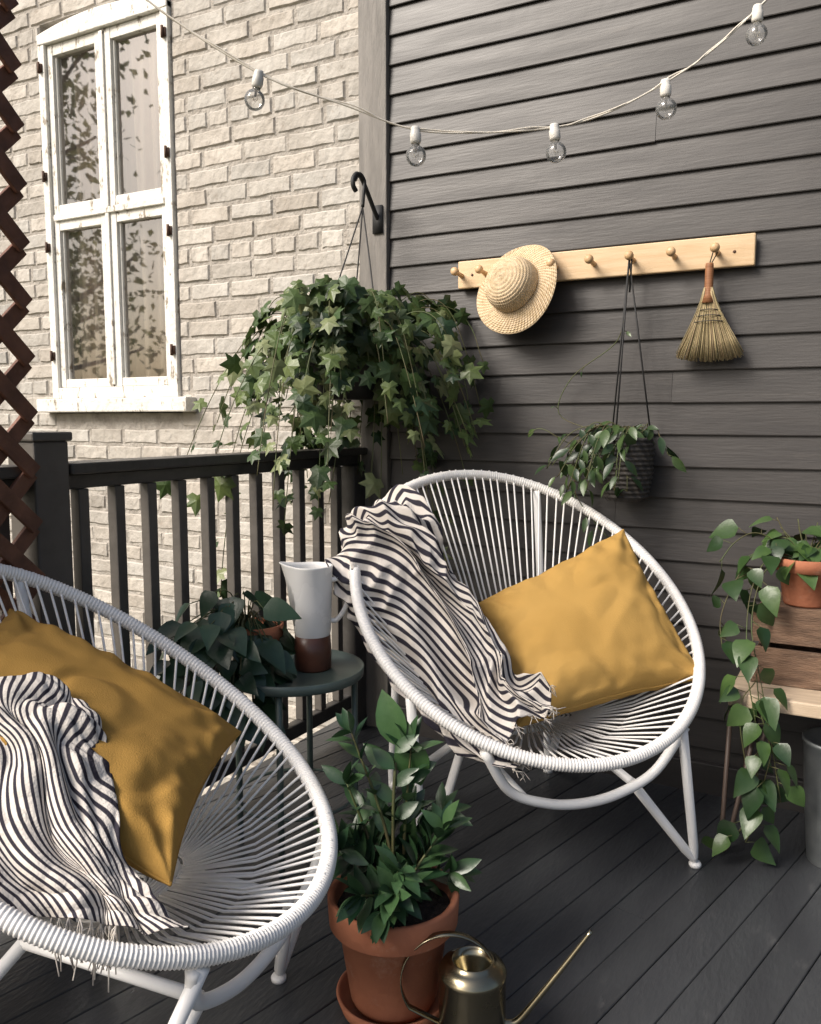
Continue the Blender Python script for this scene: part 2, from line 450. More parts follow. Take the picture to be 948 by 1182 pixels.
deck=empty('porch_deck',(1.5,-2,0))
ob=bpy.data.objects.new('deck_boards',me); scene.collection.objects.link(ob); ob.parent=deck; ob.location=-V(deck.location)
mb=MB(); wbox(-.145,4.6,-4.2,.0,-.26,-.034); 
for x in (-.05,2.2,4.4):
    for y in (-4.0,-1.45): wbox(x-.06,x+.06,y-.06,y+.06,g-.1,-.26)
build(mb,'deck_joists',M_rail,deck,smooth=False)

# ------------------------------------------------------------------ railing
rail=empty('porch_railing',(-.04,-1.4,0)); RX=-.045
mb=MB()
for a,b in ((-1.395,-.036),(-3.4,-1.505)):
    wbox(RX-.05,RX+.05,a,b,1.068,1.096)
    wbox(RX-.019,RX+.019,a,b,1.030,1.068)
    wbox(RX-.019,RX+.019,a,b,.09,.14)
wbox(RX-.04,RX+.04,-.115,-.036,0,1.03)
build(mb,'rails',M_rail,rail,smooth=False,bevel=.005)
mb=MB()
for a,b,nn in ((-1.395,-.12,11),(-3.4,-1.505,17)):
    for i in range(nn):
        y=a+(b-a)*(i+.5)/nn+R.uniform(-.003,.003)
        box(mb,(RX,y,.585),(.032,.032,.888),R.uniform(-.03,.03))
build(mb,'balusters',M_post,rail,smooth=False,bevel=.003)
mb=MB(); wbox(RX-.048,RX+.048,-1.498,-1.402,-.0,1.15); wbox(RX-.056,RX+.056,-1.506,-1.394,1.15,1.172)
build(mb,'post',M_post,rail,smooth=False,bevel=.005)

# ------------------------------------------------------------------ lattice
mb=MB(); y0,y1,z0,z1=-2.45,-1.512,.08,3.2; per=.125
for layer,(sg,xo) in enumerate(((1,.008),(-1,.021))):
    k=-60
    while k<60:
        c=z0+k*per
        ya,yb=y0,y1
        za=c+sg*(ya-y1); zb=c
        def clip(y,zv,yo,zo):
            if zv<z0: 
                t=(z0-zv)/(zo-zv) if zo!=zv else 0; return y+(yo-y)*t,z0
            if zv>z1:
                t=(zv-z1)/(zv-zo) if zo!=zv else 0; return y+(yo-y)*t,z1
            return y,zv
        if not((za<z0 and zb<z0) or (za>z1 and zb>z1)):
            A=clip(ya,za,yb,zb);B=clip(yb,zb,ya,za)
            if abs(A[0]-B[0])>.02: beam(mb,(xo,A[0],A[1]),(xo,B[0],B[1]),.036,.012,up=(1,0,0))
        k+=1
build(mb,'wooden_lattice',M_lattice,None,smooth=False,bevel=.002)

# ------------------------------------------------------------------ leaves
def t_oval(w=.3,pw=.85,fold=.12,droop=.25,rows=6):
    vs=[];fs=[]
    for i in range(rows+1):
        t=i/rows; ww=w*max(.02,math.sin(math.pi*min(1,t**pw)))**.9
        zz=-droop*t*t
        vs+=[(-ww,t,zz+fold*ww*2),(0,t,zz),(ww,t,zz+fold*ww*2)]
    for i in range(rows):
        a=i*3; fs+=[(a,a+1,a+4,a+3),(a+1,a+2,a+5,a+4)]
    return vs,fs
def t_ivy():
    half=[(.0,.04),(.22,-.10),(.50,.10),(.33,.30),(.55,.62),(.22,.58),(0,1.0)]
    out=half+[(-x,y) for x,y in half[-2:0:-1]]
    vs=[(x,y,-.16*y*y-.14*abs(x)) for x,y in out]; c=len(vs); vs.append((0,.32,.05))
    fs=[(i,(i+1)%c,c) for i in range(c)]
    return vs,fs
T_OVAL=t_oval(.22); T_HEART=t_oval(.36,.55,.10,.25,7); T_LONG=t_oval(.20,.9,.15,.15); T_IVY=t_ivy(); T_ROUND=t_oval(.30,.75,.12,.3)
def leaf(mb,tm,pos,d,nrm,size,col,mi=0,wscale=1):
    y=V(d).normalized(); z=V(nrm); z=z-y*z.dot(y)
    if z.length<1e-3: z=y.orthogonal()
    z.normalize(); x=y.cross(z); p=V(pos)
    mb.add([p+(x*a*wscale+y*b+z*c)*size for a,b,c in tm[0]],tm[1],col,mi)
def rv(r,s=1): return V((r.uniform(-s,s),r.uniform(-s,s),r.uniform(-s,s)))
def gcol(r,dark,light,bias=1.0):
    t=r.random()**bias; return tuple(dark[i]+(light[i]-dark[i])*t for i in range(3))

# ivy in hanging basket
ivy=empty('hanging_ivy_plant',(.05,-.30,1.38))
mb=MB(); ms=MB(); r=random.Random(11); base=V((.085,-.30,1.43))
def ivy_leaf(p,out,s):
    nrm=out*.6+V((.25,-.5,.55))+rv(r,.7); d=V((0,0,-.7))+out*.4+rv(r,.65)
    q=r.random()
    if q<.20: col=gcol(r,(.15,.18,.07),(.24,.26,.13))
    elif q<.48: col=gcol(r,(.015,.038,.013),(.045,.075,.022))
    else: col=gcol(r,(.04,.08,.022),(.13,.17,.055),1.0)
    leaf(mb,T_IVY,p,d,nrm,s,col,0,r.uniform(.85,1.1))
for k in range(112):
    az=r.uniform(0,2*math.pi); o=V((math.cos(az),math.sin(az),0))
    p=base+o*.08+V((0,0,.03)); sp=r.uniform(.008,.064); vz=r.uniform(.0,.064); pts=[p.copy()]
    nst=r.randint(5,14) if k%6 else r.randint(15,19)
    vel=V((o.x*sp,o.y*sp,vz)); drift=rv(r,.008); drift.z*=.4
    for sstep in range(nst):
        p=p+vel+drift
        if p.y>-.045: p.y=-.045-r.uniform(0,.03); vel.y=0
        vel.x*=.88; vel.y*=.88; vel.z=max(-.055,vel.z-.0145)
        pts.append(p.copy())
        hor=V((p.x-base.x,p.y-base.y,.0)); 
        out=hor.normalized() if hor.length>.01 else o
        for rep in range(r.choice((1,1,2,2)) if sstep<7 else r.choice((0,1,1))):
            q=p+rv(r,.035); q.y=min(q.y,-.04); ivy_leaf(q,out,r.choice((r.uniform(.035,.06),r.uniform(.06,.092))))
    tube(ms,smoothpath(pts,2),.0016,5)
build(mb,'ivy_leaves',M_ivy,ivy,smooth=False); build(ms,'ivy_stems',M_stem,ivy)
mb=MB(); lathe(mb,[(.0,1.27),(.09,1.27),(.11,1.31),(.135,1.42),(.14,1.43),(.13,1.43),(.10,1.40),(0,1.39)],(base.x,base.y,0),seg=32)
build(mb,'hanging_basket',M_black,ivy)
mb=MB()
tp=V((.06,-.15,1.95))
for a in (0,2.1,4.2):
    e_=V((base.x+.13*math.cos(a),base.y+.13*math.sin(a),1.42))
    tube(mb,smoothpath([tp,tp*.5+e_*.5+V((.004,0,0)),e_],4),.0028,5)
tube(mb,smoothpath([(.055,-.034,1.93),(.055,-.06,1.955),(.055,-.10,2.00),(.058,-.15,2.045),(.06,-.185,2.055),(.06,-.21,2.035),(.06,-.212,2.01),(.06,-.195,1.995)],6),.0085,8)
tube(mb,smoothpath([(.06,-.20,2.03),(.06,-.17,2.06),(.065,-.145,2.04),(.065,-.15,2.00),(.06,-.15,1.95)],5),.006,8)
wbox(.035,.075,-.042,-.035,1.88,1.98)
build(mb,'wall_hook_and_hanger',M_black,ivy)

# ------------------------------------------------------------------ peg rail
peg=empty('wooden_peg_rail',(.87,-.03,1.70))
mb=MB(); wbox(.385,1.358,-.045,-.022,1.656,1.750); build(mb,'board',M_pine,peg,smooth=False,bevel=.004)
mb=MB(); pegx=[1.2525,1.1255,.9985,.8715,.7445,.6175,.4905,.405]
for x in pegx[:-1]+[.40]:
    lathe(mb,[(.0085,0),(.0075,.018),(.0070,.035),(.009,.044),(.0135,.050),(.0145,.058),(.012,.066),(.006,.069),(0,.0695)],(x,-.045,1.70),(0,-1,.12),seg=20)
build(mb,'pegs',M_peg,peg)
mb=MB()
for x in (.44,1.30): lathe(mb,[(.005,0),(.004,.002),(0,.0022)],(x,-.045,1.70),(0,-1,0),seg=12)
build(mb,'screws',M_rust,peg)

# hat
mb=MB(); prof=[]; HC=V((.618,-.092,1.640))
def hp(t):
    if t<.5:
        a=t/.5*math.pi/2; return (.091*math.sin(a)**.72 if a>0 else 0,.085*math.cos(a)**.6 if a<math.pi/2 else 0)
    s=(t-.5)/.5; return (.091+.067*s, -.012*s*s)
for i in range(121):
    a,b=hp(i/120); rd=.0012*math.sin(i*math.pi*2/6); prof.append((max(0,a),b+rd))
ax=V((-.22,-.90,.30)).normalized()
lathe(mb,prof,HC,ax,seg=96)
for v in mb.v:
    dd=v-HC; rr=(dd-ax*dd.dot(ax)); L_=rr.length
    if L_>.092: v += ax*(.010*math.sin(math.atan2(rr.z,rr.x)*2+1))*(L_-.092)/.065
    if v.y>-.026: v.y=-.026
build(mb,'straw_hat',M_straw,None,solid=.003)

# hand broom
br=empty('hand_broom',(1.25,-.06,1.5))
mb=MB(); r=random.Random(3)
top=V((1.235,-.075,1.575))
for i in range(420):
    u=r.uniform(-1,1); w=r.uniform(-1,1); L_=.195*(1-.07*u*u)+r.uniform(-.012,.006)
    a=top+V((u*.012,w*.010,.02)); m_=top+V((u*.035+.003,w*.013,-.05)); b=top+V((u*.098+.008,w*.016+.01,-L_))
    k=r.uniform(.7,1.35)
    tube(mb,smoothpath([a,m_,b],3),[.0013]*7,3,col=(k,k*r.uniform(.92,1.05),k*.95))
build(mb,'bristles',M_straw_b,br)
mb=MB()
lathe(mb,[(0,1.668),(.011,1.667),(.012,1.66),(.0125,1.60),(.014,1.575),(.022,1.55),(.0,1.549)],(1.235,-.075,0),seg=20)
build(mb,'handle',mat('broom_handle_wrap',(.32,.14,.06),(.2,.08,.03),rough=.6,nscale=3,stretch=(1,1,60)),br)
mb=MB()
for dz,hw in ((-.045,.036),(-.062,.044),(-.079,.052)):
    pts=[top+V((math.cos(a)*hw+.004,math.sin(a)*.018,dz-.004*math.cos(a)**2)) for a in [i*math.pi/10 for i in range(20)]]
    tube(mb,pts,.0013,5,closed=True)
tube(mb,smoothpath([(1.235,-.075,1.665),(1.246,-.09,1.695),(1.2525,-.1,1.712),(1.258,-.09,1.695),(1.24,-.075,1.665)],5),.0018,5)
build(mb,'binding_thread',M_black,br)

# small hanging planter
hp_=empty('hanging_planter',(1.02,-.11,1.05)); PC=V((1.010,-.115,0))
mb=MB()
prof=[(0,.945),(.055,.945),(.066,.955)]
for i in range(1,60): 
    t=i/60; prof.append((.068+.016*math.sin(t*math.pi*.75)+.0026*math.sin(i*1.3),.955+.185*t))
prof+=[(.078,1.145),(.070,1.14),(.066,1.12),(0,1.12)]
lathe(mb,prof,PC,seg=96)
for k,v in enumerate(mb.v):
    dd=v-PC; a=math.atan2(dd.y,dd.x); s=1+.03*math.sin(a*18+ (v.z*150)); v.x=PC.x+dd.x*s; v.y=min(PC.y+dd.y*s,-.026)
build(mb,'woven_pot',M_basket,hp_)
mb=MB(); pt=V((.9985,-.098,1.695))
for a in (.3,2.5,4.5):
    tube(mb,[pt,V((PC.x+.075*math.cos(a),PC.y+.075*math.sin(a),1.14))],.0028,5)
tube(mb,[pt+V((-.006,0,.01)),pt+V((.0,.0,.02)),pt+V((.008,0,.0)),pt+V((.004,0,-.10))],.003,5)
build(mb,'cords',M_black,hp_)
mb=MB();ms=MB(); r=random.Random(8)
def vine(mb,ms,pts,tm,s0,s1,dark,light,step=.035,n=6,spread=.02,outv=V((0,-.4,.5)),ymax=-.03,droop=.6,bias=1.2):
    P=smoothpath(pts,n); acc=0
    for i in range(1,len(P)):
        acc+=(P[i]-P[i-1]).length
        if acc>=step:
            acc=0; p=P[i]; side=rv(r,1); side.z*=.4
            base_=p+side.normalized()*spread
            if base_.y>ymax: base_.y=ymax
            tube(ms,[p,base_],.0011,4)
            d=side.normalized()*.8+V((0,0,-droop))+(P[i]-P[i-1]).normalized()*.3
            if base_.y>ymax-.05 and d.y>0: d.y=-d.y
            leaf(mb,tm,base_,d,outv+rv(r,.4),r.uniform(s0,s1),gcol(r,dark,light,bias),0,r.uniform(.85,1.1))
    tube(ms,P,.0016,5)
DK=(.02,.045,.018); LT=(.09,.14,.045)
for k in range(26):
    az=r.uniform(math.pi*.75,math.pi*1.75) if k%4 else r.uniform(0,6.28)
    o=V((math.cos(az),math.sin(az)*.8,0)); Lg=r.uniform(.05,.16)
    s=PC+V((0,0,1.13))
    vine(mb,ms,[s,s+o*Lg*.6+V((0,0,.05)),s+o*Lg+V((-.03,0,r.uniform(-.03,.05))),s+o*(Lg+.05)+V((-.05,0,r.uniform(-.15,-.02)))],T_OVAL,.04,.068,DK,LT,step=.03,spread=.012)
vine(mb,ms,[PC+V((0,0,1.13)),PC+V((-.12,-.03,1.12)),PC+V((-.16,-.02,.98)),PC+V((-.10,-.01,.88)),PC+V((-.05,0,.82))],T_OVAL,.035,.06,DK,LT,step=.04)
vine(mb,ms,[PC+V((-.02,0,1.13)),PC+V((-.17,0,1.12)),PC+V((-.28,0,1.17)),PC+V((-.33,0,1.15))],T_OVAL,.025,.045,DK,LT,step=.06)
vine(mb,ms,[PC+V((-.10,.02,1.16)),PC+V((-.24,.05,1.22)),PC+V((-.20,.06,1.34)),PC+V((-.06,.05,1.44)),PC+V((-.02,.02,1.52))],T_OVAL,.02,.03,DK,LT,step=.16)
build(mb,'planter_leaves',M_leaf,hp_); build(ms,'planter_stems',M_stem,hp_)

# ------------------------------------------------------------------ string lights
sl=empty('string_lights',(.75,-.7,2.0))
cab=[(-.75,-1.5,3.05),(-.32,-1.28,2.56),(.0054,-1.103,2.267),(.2548,-.967,2.088),(.4506,-.860,2.009),(.6077,-.774,1.949),(.7666,-.688,1.942),(.9238,-.602,1.955),(1.0423,-.537,1.99),(1.174,-.465,2.066),(1.273,-.411,2.141),(1.377,-.355,2.247),(1.6,-.23,2.51),(1.85,-.05,2.9)]
mb=MB(); P=smoothpath(cab,10); r=random.Random(5)
tube(mb,P,.0026,6)
tube(mb,[p+V((.003*math.sin(i*.8),.003*math.cos(i*.8),.003*math.sin(i*.5)+.003)) for i,p in enumerate(P)],.0022,5)
build(mb,'cable',mat('cream_cable',(.74,.68,.58),rough=.5),sl)
ms=MB(); mg=MB(); mf=MB()
for (x,y,z),tl in zip([cab[3],cab[5],cab[7],cab[9],cab[11]],[(-.25,0),(.0,.05),(.1,0),(.05,.1),(0,0)]):
    ax=V((tl[0],tl[1],-1)).normalized(); c=V((x,y,z))+V((0,0,.008))
    lathe(ms,[(0,0),(.010,.0),(.0125,.006),(.0125,.014),(.0145,.017),(.0145,.036),(.012,.042),(0,.042)],c,ax,seg=20)
    pr=[(.010,.042),(.011,.048)]
    for i in range(0,17):
        a=math.radians(28+152*i/16); pr.append((.0265*math.sin(a),.072-.0265*math.cos(a)))
    pr.append((0,.0985))
    lathe(mg,pr,c,ax,seg=28)
    lathe(mf,[(.009,.042),(.009,.047),(.0035,.05),(.003,.064),(0,.065)],c,ax,seg=10)
    pp=[c+ax*(.064+.012*math.sin(k*.9)**2)+V((math.cos(k)*.007,math.sin(k)*.007,0)) for k in range(7)]
    tube(mf,pp,.0006,4)
build(ms,'sockets',mat('white_socket',(.75,.72,.66),rough=.4),sl); build(mg,'bulbs',M_bulbglass,sl); build(mf,'filaments',M_brass,sl)

# ------------------------------------------------------------------ chairs
def chair(name, C, fdir, hd, rise, a, zc, sag, leg, focus, ncord=104, lleg=None):
    f=V((fdir[0],fdir[1],0)).normalized(); s=V((-f.y,f.x,0))
    par=empty(name,(C[0],C[1],0)); C0=V((C[0],C[1],0))
    Lc=lambda p,q,z: C0+f*p+s*q+V((0,0,z))
    def rim(th):
        ww=a*(1+.03*math.cos(th))
        return Lc(hd*math.cos(th),ww*math.sin(th),zc-rise*math.cos(th)-sag*math.sin(th)**2)
    mb=MB(); N=1600
    pts=[rim(2*math.pi*i/N) for i in range(N)]
    tube(mb,pts,[.0155+(.0010 if (i%4)<2 else -.0005) for i in range(N)],10,closed=True)
    build(mb,'hoop',M_cord,par)
    mb=MB(); fo=Lc(*focus); rr=random.Random(2)
    ring=lambda th: fo+f*(.085*math.cos(th))+s*(.13*math.sin(th))+V((0,0,.012*abs(math.cos(th))))
    for i in range(ncord):
        th=2*math.pi*i/ncord+rr.uniform(-.008,.008)
        o=rim(th); inn=ring(th+rr.uniform(-.02,.02))
        d=(o-inn).normalized()
        mid=(o+inn)/2+V((0,0,-.012+rr.uniform(-.003,.003)))
        upn=V((0,0,.012))
        tube(mb,[o+upn+d*.006,o+upn-d*.02+V((0,0,-.002)),mid,inn],.0029,5)
    for k in range(9):
        sc=1-k*.1
        tube(mb,[fo+(ring(2*math.pi*i/40)-fo)*sc for i in range(40)],.003,5,closed=True)
    build(mb,'cords',M_cord,par)
    mb=MB(); R0=.0125
    def bend(p0,foot,p1):
        d0=(p0-foot).normalized(); d1=(p1-foot).normalized()
        return [p0]+smoothpath([foot+d0*.06,foot+d0*.015+d1*.008,foot+d1*.015+d0*.008,foot+d1*.06],4)+[p1]
    for sg in (-1,1):
        uq=Lc(.34*hd/.465,sg*.15,.285); ub=Lc(-.05,sg*.15,.30)
        if sg==-1 and lleg:
            rf=rim(math.radians(lleg[2])); rf.z-=.018
            ff=Lc(lleg[0],lleg[1],.012)
            tube(mb,bend(rf,ff,Lc(-.02,-.16,.32)),R0,10)
        else:
            rf=rim(sg*math.radians(32)); rf.z-=.018
            ff=Lc(leg[0],sg*leg[1],.012)
            tube(mb,bend(rf,ff,uq),R0,10)
        rb=rim(sg*math.radians(150)); rb.z-=.012
        fb=Lc(-leg[2],sg*leg[3],.012)
        tube(mb,bend(rb,fb,ub),R0,10)
        tube(mb,[uq,ub],R0*.9,10)
        for ft in (ff,fb): lathe(mb,[(0,0),(.016,0),(.017,.008),(.013,.014),(0,.014)],V((ft.x,ft.y,0)),seg=16)
    l=rim(math.radians(-34)); rgt=rim(math.radians(34)); l.z-=.02; rgt.z-=.02
    k=hd/.465
    tube(mb,smoothpath([l,Lc(.37*k,-.20,.32),Lc(.37*k,-.10,.275),Lc(.37*k,0,.262),Lc(.37*k,.10,.275),Lc(.37*k,.20,.32),rgt],6),R0,10)
    tube(mb,smoothpath([Lc(-.05,-.15,.30),Lc(-.06,0,.29),Lc(-.05,.15,.30)],5),R0*.9,10)
    build(mb,'frame_legs',M_white,par)
    return par,Lc
ch1,L1=chair('round_woven_lounge_chair',(.850,-.582),(.718,-.696),.465,.31,.475,.710,0.0,(.30,.38,.38,.28),(.05,0,.37),lleg=(.12,-.33,-58))
ch2,L2=chair('round_woven_lounge_chair.001',(.476,-1.751),(.989,.15),.42,.265,.395,.645,.04,(.20,.29,.28,.25),(.05,0,.34))

# ------------------------------------------------------------------ pillows
def pillow(name, BL,BR,TR,TL, T=.085, seed=1, m=None):
    BL,BR,TR,TL=map(V,(BL,BR,TR,TL)); n=90; mb=MB()
    N=(BR-BL).cross(TL-BL).normalized()
    rr=random.Random(seed); cr=[(rr.uniform(0,6),rr.uniform(6,10),rr.uniform(.6,1.1)) for _ in range(4)]
    for side in (1,-1):
        vs=[];fs=[]
        for i in range(n+1):
            for j in range(n+1):
                s=math.sin((i/n-.5)*math.pi); t=math.sin((j/n-.5)*math.pi)
                s2=s*(1-.085*(1-t*t)); t2=t*(1-.085*(1-s*s))
                a=(s2+1)/2; b=(t2+1)/2
                p=BL*(1-a)*(1-b)+BR*a*(1-b)+TR*a*b+TL*(1-a)*b
                m_=max(0,(1-s*s)*(1-t*t))
                h=T*m_**.40
                env=min(1,m_*9)**.8
                q=V((s*.9+seed*3,t*1.3,side*1.7))
                w=.012*noise.noise(q*1.3)
                w1=noise.noise(V((s*1.2+seed,t*1.2,3)))
                w-=.009*max(0,1-5*abs(noise.noise(V((s*.7+t*.5+w1*.5+seed*2.3,(t-s)*.9,side)))))
                edge=math.exp(-(1-max(abs(s),abs(t)))*4)
                w+=.011*edge*noise.noise(V((s*6+seed,t*6,side)))*1.6
                for ci,(cs,ct) in enumerate(((1,1),(-1,1),(1,-1),(-1,-1))):
                    dd=math.hypot(s-cs,t-ct); aa=math.atan2(t-ct,s-cs)
                    w+=.009*cr[ci][2]*math.exp(-dd*2.0)*math.sin(aa*cr[ci][1]+cr[ci][0]+1.8*noise.noise(V((s*2,t*2,ci))))
                p=p+N*side*(h+w*env)+N*.006*edge*noise.noise(V((s*3+seed,t*3,1)))
                vs.append(p)
        for i in range(n):
            for j in range(n):
                a_=i*(n+1)+j; q=(a_,a_+n+1,a_+n+2,a_+1)
                fs.append(q if side==1 else q[::-1])
        mb.add(vs,fs)
    loop=[]
    ids=[(i,0) for i in range(n)]+[(n,j) for j in range(n)]+[(i,n) for i in range(n,0,-1)]+[(0,j) for j in range(n,0,-1)]
    for i,j in ids: loop.append(mb.v[i*(n+1)+j])
    tube(mb,loop[::2],.0026,6,closed=True)
    return build(mb,name,m or M_mustard)
pillow('mustard_throw_pillow',(.940,-.850,.425),(1.328,-.462,.505),(1.060,-.320,.878),(.715,-.591,.672),T=.105,seed=2)
pillow('mustard_throw_pillow.001',(.29,-2.044,.70),(.7645,-1.874,.475),(.5815,-1.484,.56),(.1065,-1.654,.80),T=.09,seed=5,m=M_ochre)

# ------------------------------------------------------------------ striped throws
def cloth(name, rows, nstripe, amp, seed, nu=150, nv=230, F=4, warp=1.2, crump=1.0, vmix=0.0, off=.6, fine=.3):
    rows=[[V(p) for p in rw] for rw in rows]
    cols=[smoothpath(rw,24) for rw in rows]; K=len(cols[0])
    def S(u,v):
        a=min(K-1.001,max(0,u*(K-1))); i=int(a); t=a-i
        line=[c[i]*(1-t)+c[i+1]*t for c in cols]
        M=len(line); b=min(M-1.001,max(0,v*(M-1))); j=int(b); t=b-j
        p1,p2=line[j],line[j+1]; p0=line[j-1] if j>0 else p1*2-p2; p3=line[j+2] if j+2<M else p2*2-p1
        return 0.5*((2*p1)+(p2-p0)*t+(2*p0-5*p1+4*p2-p3)*t*t+(-p0+3*p1-3*p2+p3)*t**3)
    mb=MB(); vs=[];fs=[];uv=[]
    for j in range(nv+1):
        for i in range(nu+1):
            u=i/nu; v=j/nv
            p=S(u,v); du=S(min(1,u+.01),v)-S(max(0,u-.01),v); dv=S(u,min(1,v+.01))-S(u,max(0,v-.01))
            n_=du.cross(dv).normalized()
            q=V((u*1.8+seed,v*2.4,seed*.3))
            w1=noise.noise(q*1.1); w2=noise.noise(q*1.1+V((7,3,1)))
            ridge=1-2*abs(noise.noise(V((u*3.5+w1*1.2+seed,v*2.6+w2*1.0,2.0))))
            ridge2=1-2*abs(noise.noise(V((u*7+w2*1.5+seed,v*5.0+w1*1.5,5.0))))
            ridge3=1-2.5*abs(noise.noise(V((u*3+w2*2+seed,v*8.0+w1*2,9.0))))
            env=min(1,v*6+.35)
            ph=2*math.pi*(u*F+w1*1.2+.6*v)
            h=amp*env*(math.sin(ph)*.55+ridge*.75+ridge2*fine+ridge3*.45*crump)
            lat=du.normalized()*(.055*w2*crump+.30*amp*math.cos(ph))+dv.normalized()*(.05*w1*crump)
            vs.append(p+n_*(h+amp*off)+lat)
            uv.append((nstripe*(u+vmix*v+.16*warp*w1),v))
    for j in range(nv):
        for i in range(nu):
            a=j*(nu+1)+i; fs.append((a,a+1,a+nu+2,a+nu+1))
    mb.add(vs,fs,uvs=uv)
    par=empty(name,tuple(vs[len(vs)//2]))
    build(mb,'fabric',M_stripe,par,solid=.0022)
    return par,vs,nu,nv
cen=[(.375,-.76,.76),(.425,-.735,.86),(.500,-.745,.835),(.580,-.742,.735),(.705,-.775,.625),(.825,-.840,.530),(.925,-.912,.470),(1.055,-.950,.452)]
hw=[.08,.10,.115,.125,.13,.12,.095,.055]
n_=V((.97,-2.04,.9)).normalized()
rows=[]
for i,c in enumerate(cen):
    c=V(c); d=(V(cen[min(i+1,7)])-V(cen[max(i-1,0)])).normalized()
    if i<3: d=V((.55,-.1,-.45)).normalized()
    w=d.cross(n_).normalized()
    rows.append([c+w*hw[i]*k+n_*(-.04*abs(k)**2) for k in (-1,-.5,0,.5,1)])
th1,vs,nu,nv=cloth('striped_throw_blanket',rows,25,.032,3,F=3.5,warp=1.7,crump=1.9,vmix=.55,off=.8,fine=.55)
def fringe(par,vs,idx,dirv,seed,n=26,L_=.07):
    mb=MB(); r_=random.Random(seed)
    for k in range(n):
        p=V(vs[idx[int(k*(len(idx)-1)/(n-1))]])
        for m_ in range(5):
            d=V(dirv)+rv(r_,.3); l=L_*r_.uniform(.7,1.2)
            tube(mb,smoothpath([p,p+d*l*.5+rv(r_,.006),p+d*l+V((0,0,-.01))+rv(r_,.01)],3),.0010,4)
    build(mb,'fringe',M_fringe,par)
fringe(th1,vs,[nv*(nu+1)+i for i in range(nu+1)],(.5,-.10,-.05),4,n=12,L_=.03)
rows=[[(.30,-2.00,.765),(.375,-1.93,.790),(.46,-1.855,.780),(.535,-1.81,.730)],
      [(.34,-2.03,.730),(.42,-1.96,.760),(.51,-1.885,.750),(.600,-1.83,.695)],
      [(.40,-2.07,.68),(.49,-1.995,.70),(.575,-1.92,.695),(.662,-1.86,.645)],
      [(.4815,-2.10,.61),(.575,-2.03,.625),(.655,-1.965,.615),(.718,-1.925,.58)],
      [(.551,-2.13,.555),(.66,-2.05,.555),(.73,-1.985,.55),(.80,-1.925,.525)],
      [(.590,-2.14,.51),(.70,-2.065,.505),(.785,-2.0,.50),(.865,-1.935,.495)]]
th2,vs,nu,nv=cloth('striped_throw_blanket.001',rows,29,.018,9,F=3,warp=1.0,crump=.9,vmix=-.12,off=1.35,fine=.4)
fringe(th2,vs,[nv*(nu+1)+i for i in range(int(nu*.3),int(nu*.62))],(.10,-.10,-.9),6,n=10,L_=.06)

# ------------------------------------------------------------------ side table, jug, table plant
st_=empty('green_side_table',(.30,-.93,0)); TC=V((.325,-.95,0))
mb=MB(); lathe(mb,[(0,.498),(.185,.498),(.19,.502),(.192,.525),(.188,.526),(.185,.51),(0,.509)],TC,seg=64); 
lathe(mb,[(.16,.16),(.165,.155),(.17,.16),(.165,.165),(.16,.16)],TC,seg=48)
for a in (.5,1.95,3.5,5.1):
    o=V((math.cos(a),math.sin(a),0))
    tube(mb,[TC+o*.165+V((0,0,.50)),TC+o*.165],.009,8)
build(mb,'table_frame',M_table,st_)
jug=empty('enamel_pitcher',(.36,-.93,.5)); JC=V((.352,-.90,.5105)); js=.92
mb=MB(); lathe(mb,[(.052*js,.095),(.056*js,.11),(.059*js,.19),(.062*js,.285),(.064*js,.29),(.061*js,.291),(.058*js,.28),(.055*js,.11),(0,.11)],JC,seg=48)
sd=V((-.88,-.48,0)).normalized()
for v in mb.v:
    d=v-JC; hh=max(0,(d.z-.19)/.09)
    rr=V((d.x,d.y,0)); al=max(0,rr.normalized().dot(sd)) if rr.length>.02 else 0
    v += sd*(.026*hh*hh*al**6)+V((0,0,.008*hh*al**6))
tube(mb,smoothpath([JC-sd*.054+V((0,0,.25)),JC-sd*.08+V((0,0,.252)),JC-sd*.10+V((0,0,.225)),JC-sd*.095+V((0,0,.18)),JC-sd*.07+V((0,0,.14)),JC-sd*.05+V((0,0,.135))],5),.007,10)
build(mb,'enamel_body',M_enamel,jug)
mb=MB(); lathe(mb,[(0,.0),(.053*js,.0),(.0555*js,.005),(.0565*js,.05),(.0535*js,.0955),(0,.0955)],JC,seg=48); build(mb,'glazed_base',M_brownwood,jug)

def bush(name, pot, center, rad, n, s0,s1, tm, dark, light, seed, up=.3, bias=1.3):
    par=empty(name,tuple(pot)); r_=random.Random(seed); mb=MB(); ms=MB(); c=V(center)
    for k in range(n):
        a=r_.uniform(0,6.283); e_=r_.uniform(-.85,1.0); rr=r_.uniform(.35,1.0)
        o=V((math.cos(a)*math.sqrt(max(0,1-e_*e_)),math.sin(a)*math.sqrt(max(0,1-e_*e_)),e_))
        p=c+V((o.x*rad[0],o.y*rad[1],o.z*rad[2]))*rr
        s=V(pot)+V((0,0,.12))
        tube(ms,smoothpath([s,(s+p)/2+V((0,0,.05)),p],3),.0016,5)
        d=V((o.x,o.y,.1-up))+rv(r_,.4); nr=V((o.x*.5,o.y*.5,.8))+V((.2,-.35,0))+rv(r_,.35)
        leaf(mb,tm,p,d,nr,r_.uniform(s0,s1),gcol(r_,dark,light,bias),0,r_.uniform(.85,1.15))
    build(mb,'leaves',M_leaf,par); build(ms,'stems',M_stem,par)
    return par
tpl=bush('trailing_houseplant',(.225,-1.03,.51),(.205,-1.10,.575),(.14,.17,.20),130,.07,.11,T_HEART,(.014,.038,.022),(.055,.10,.05),21,up=.55)
mb=MB(); lathe(mb,[(0,.512),(.05,.512),(.065,.61),(.072,.612),(.075,.645),(.068,.645),(.06,.61),(0,.605)],(.235,-1.0,0),seg=32)
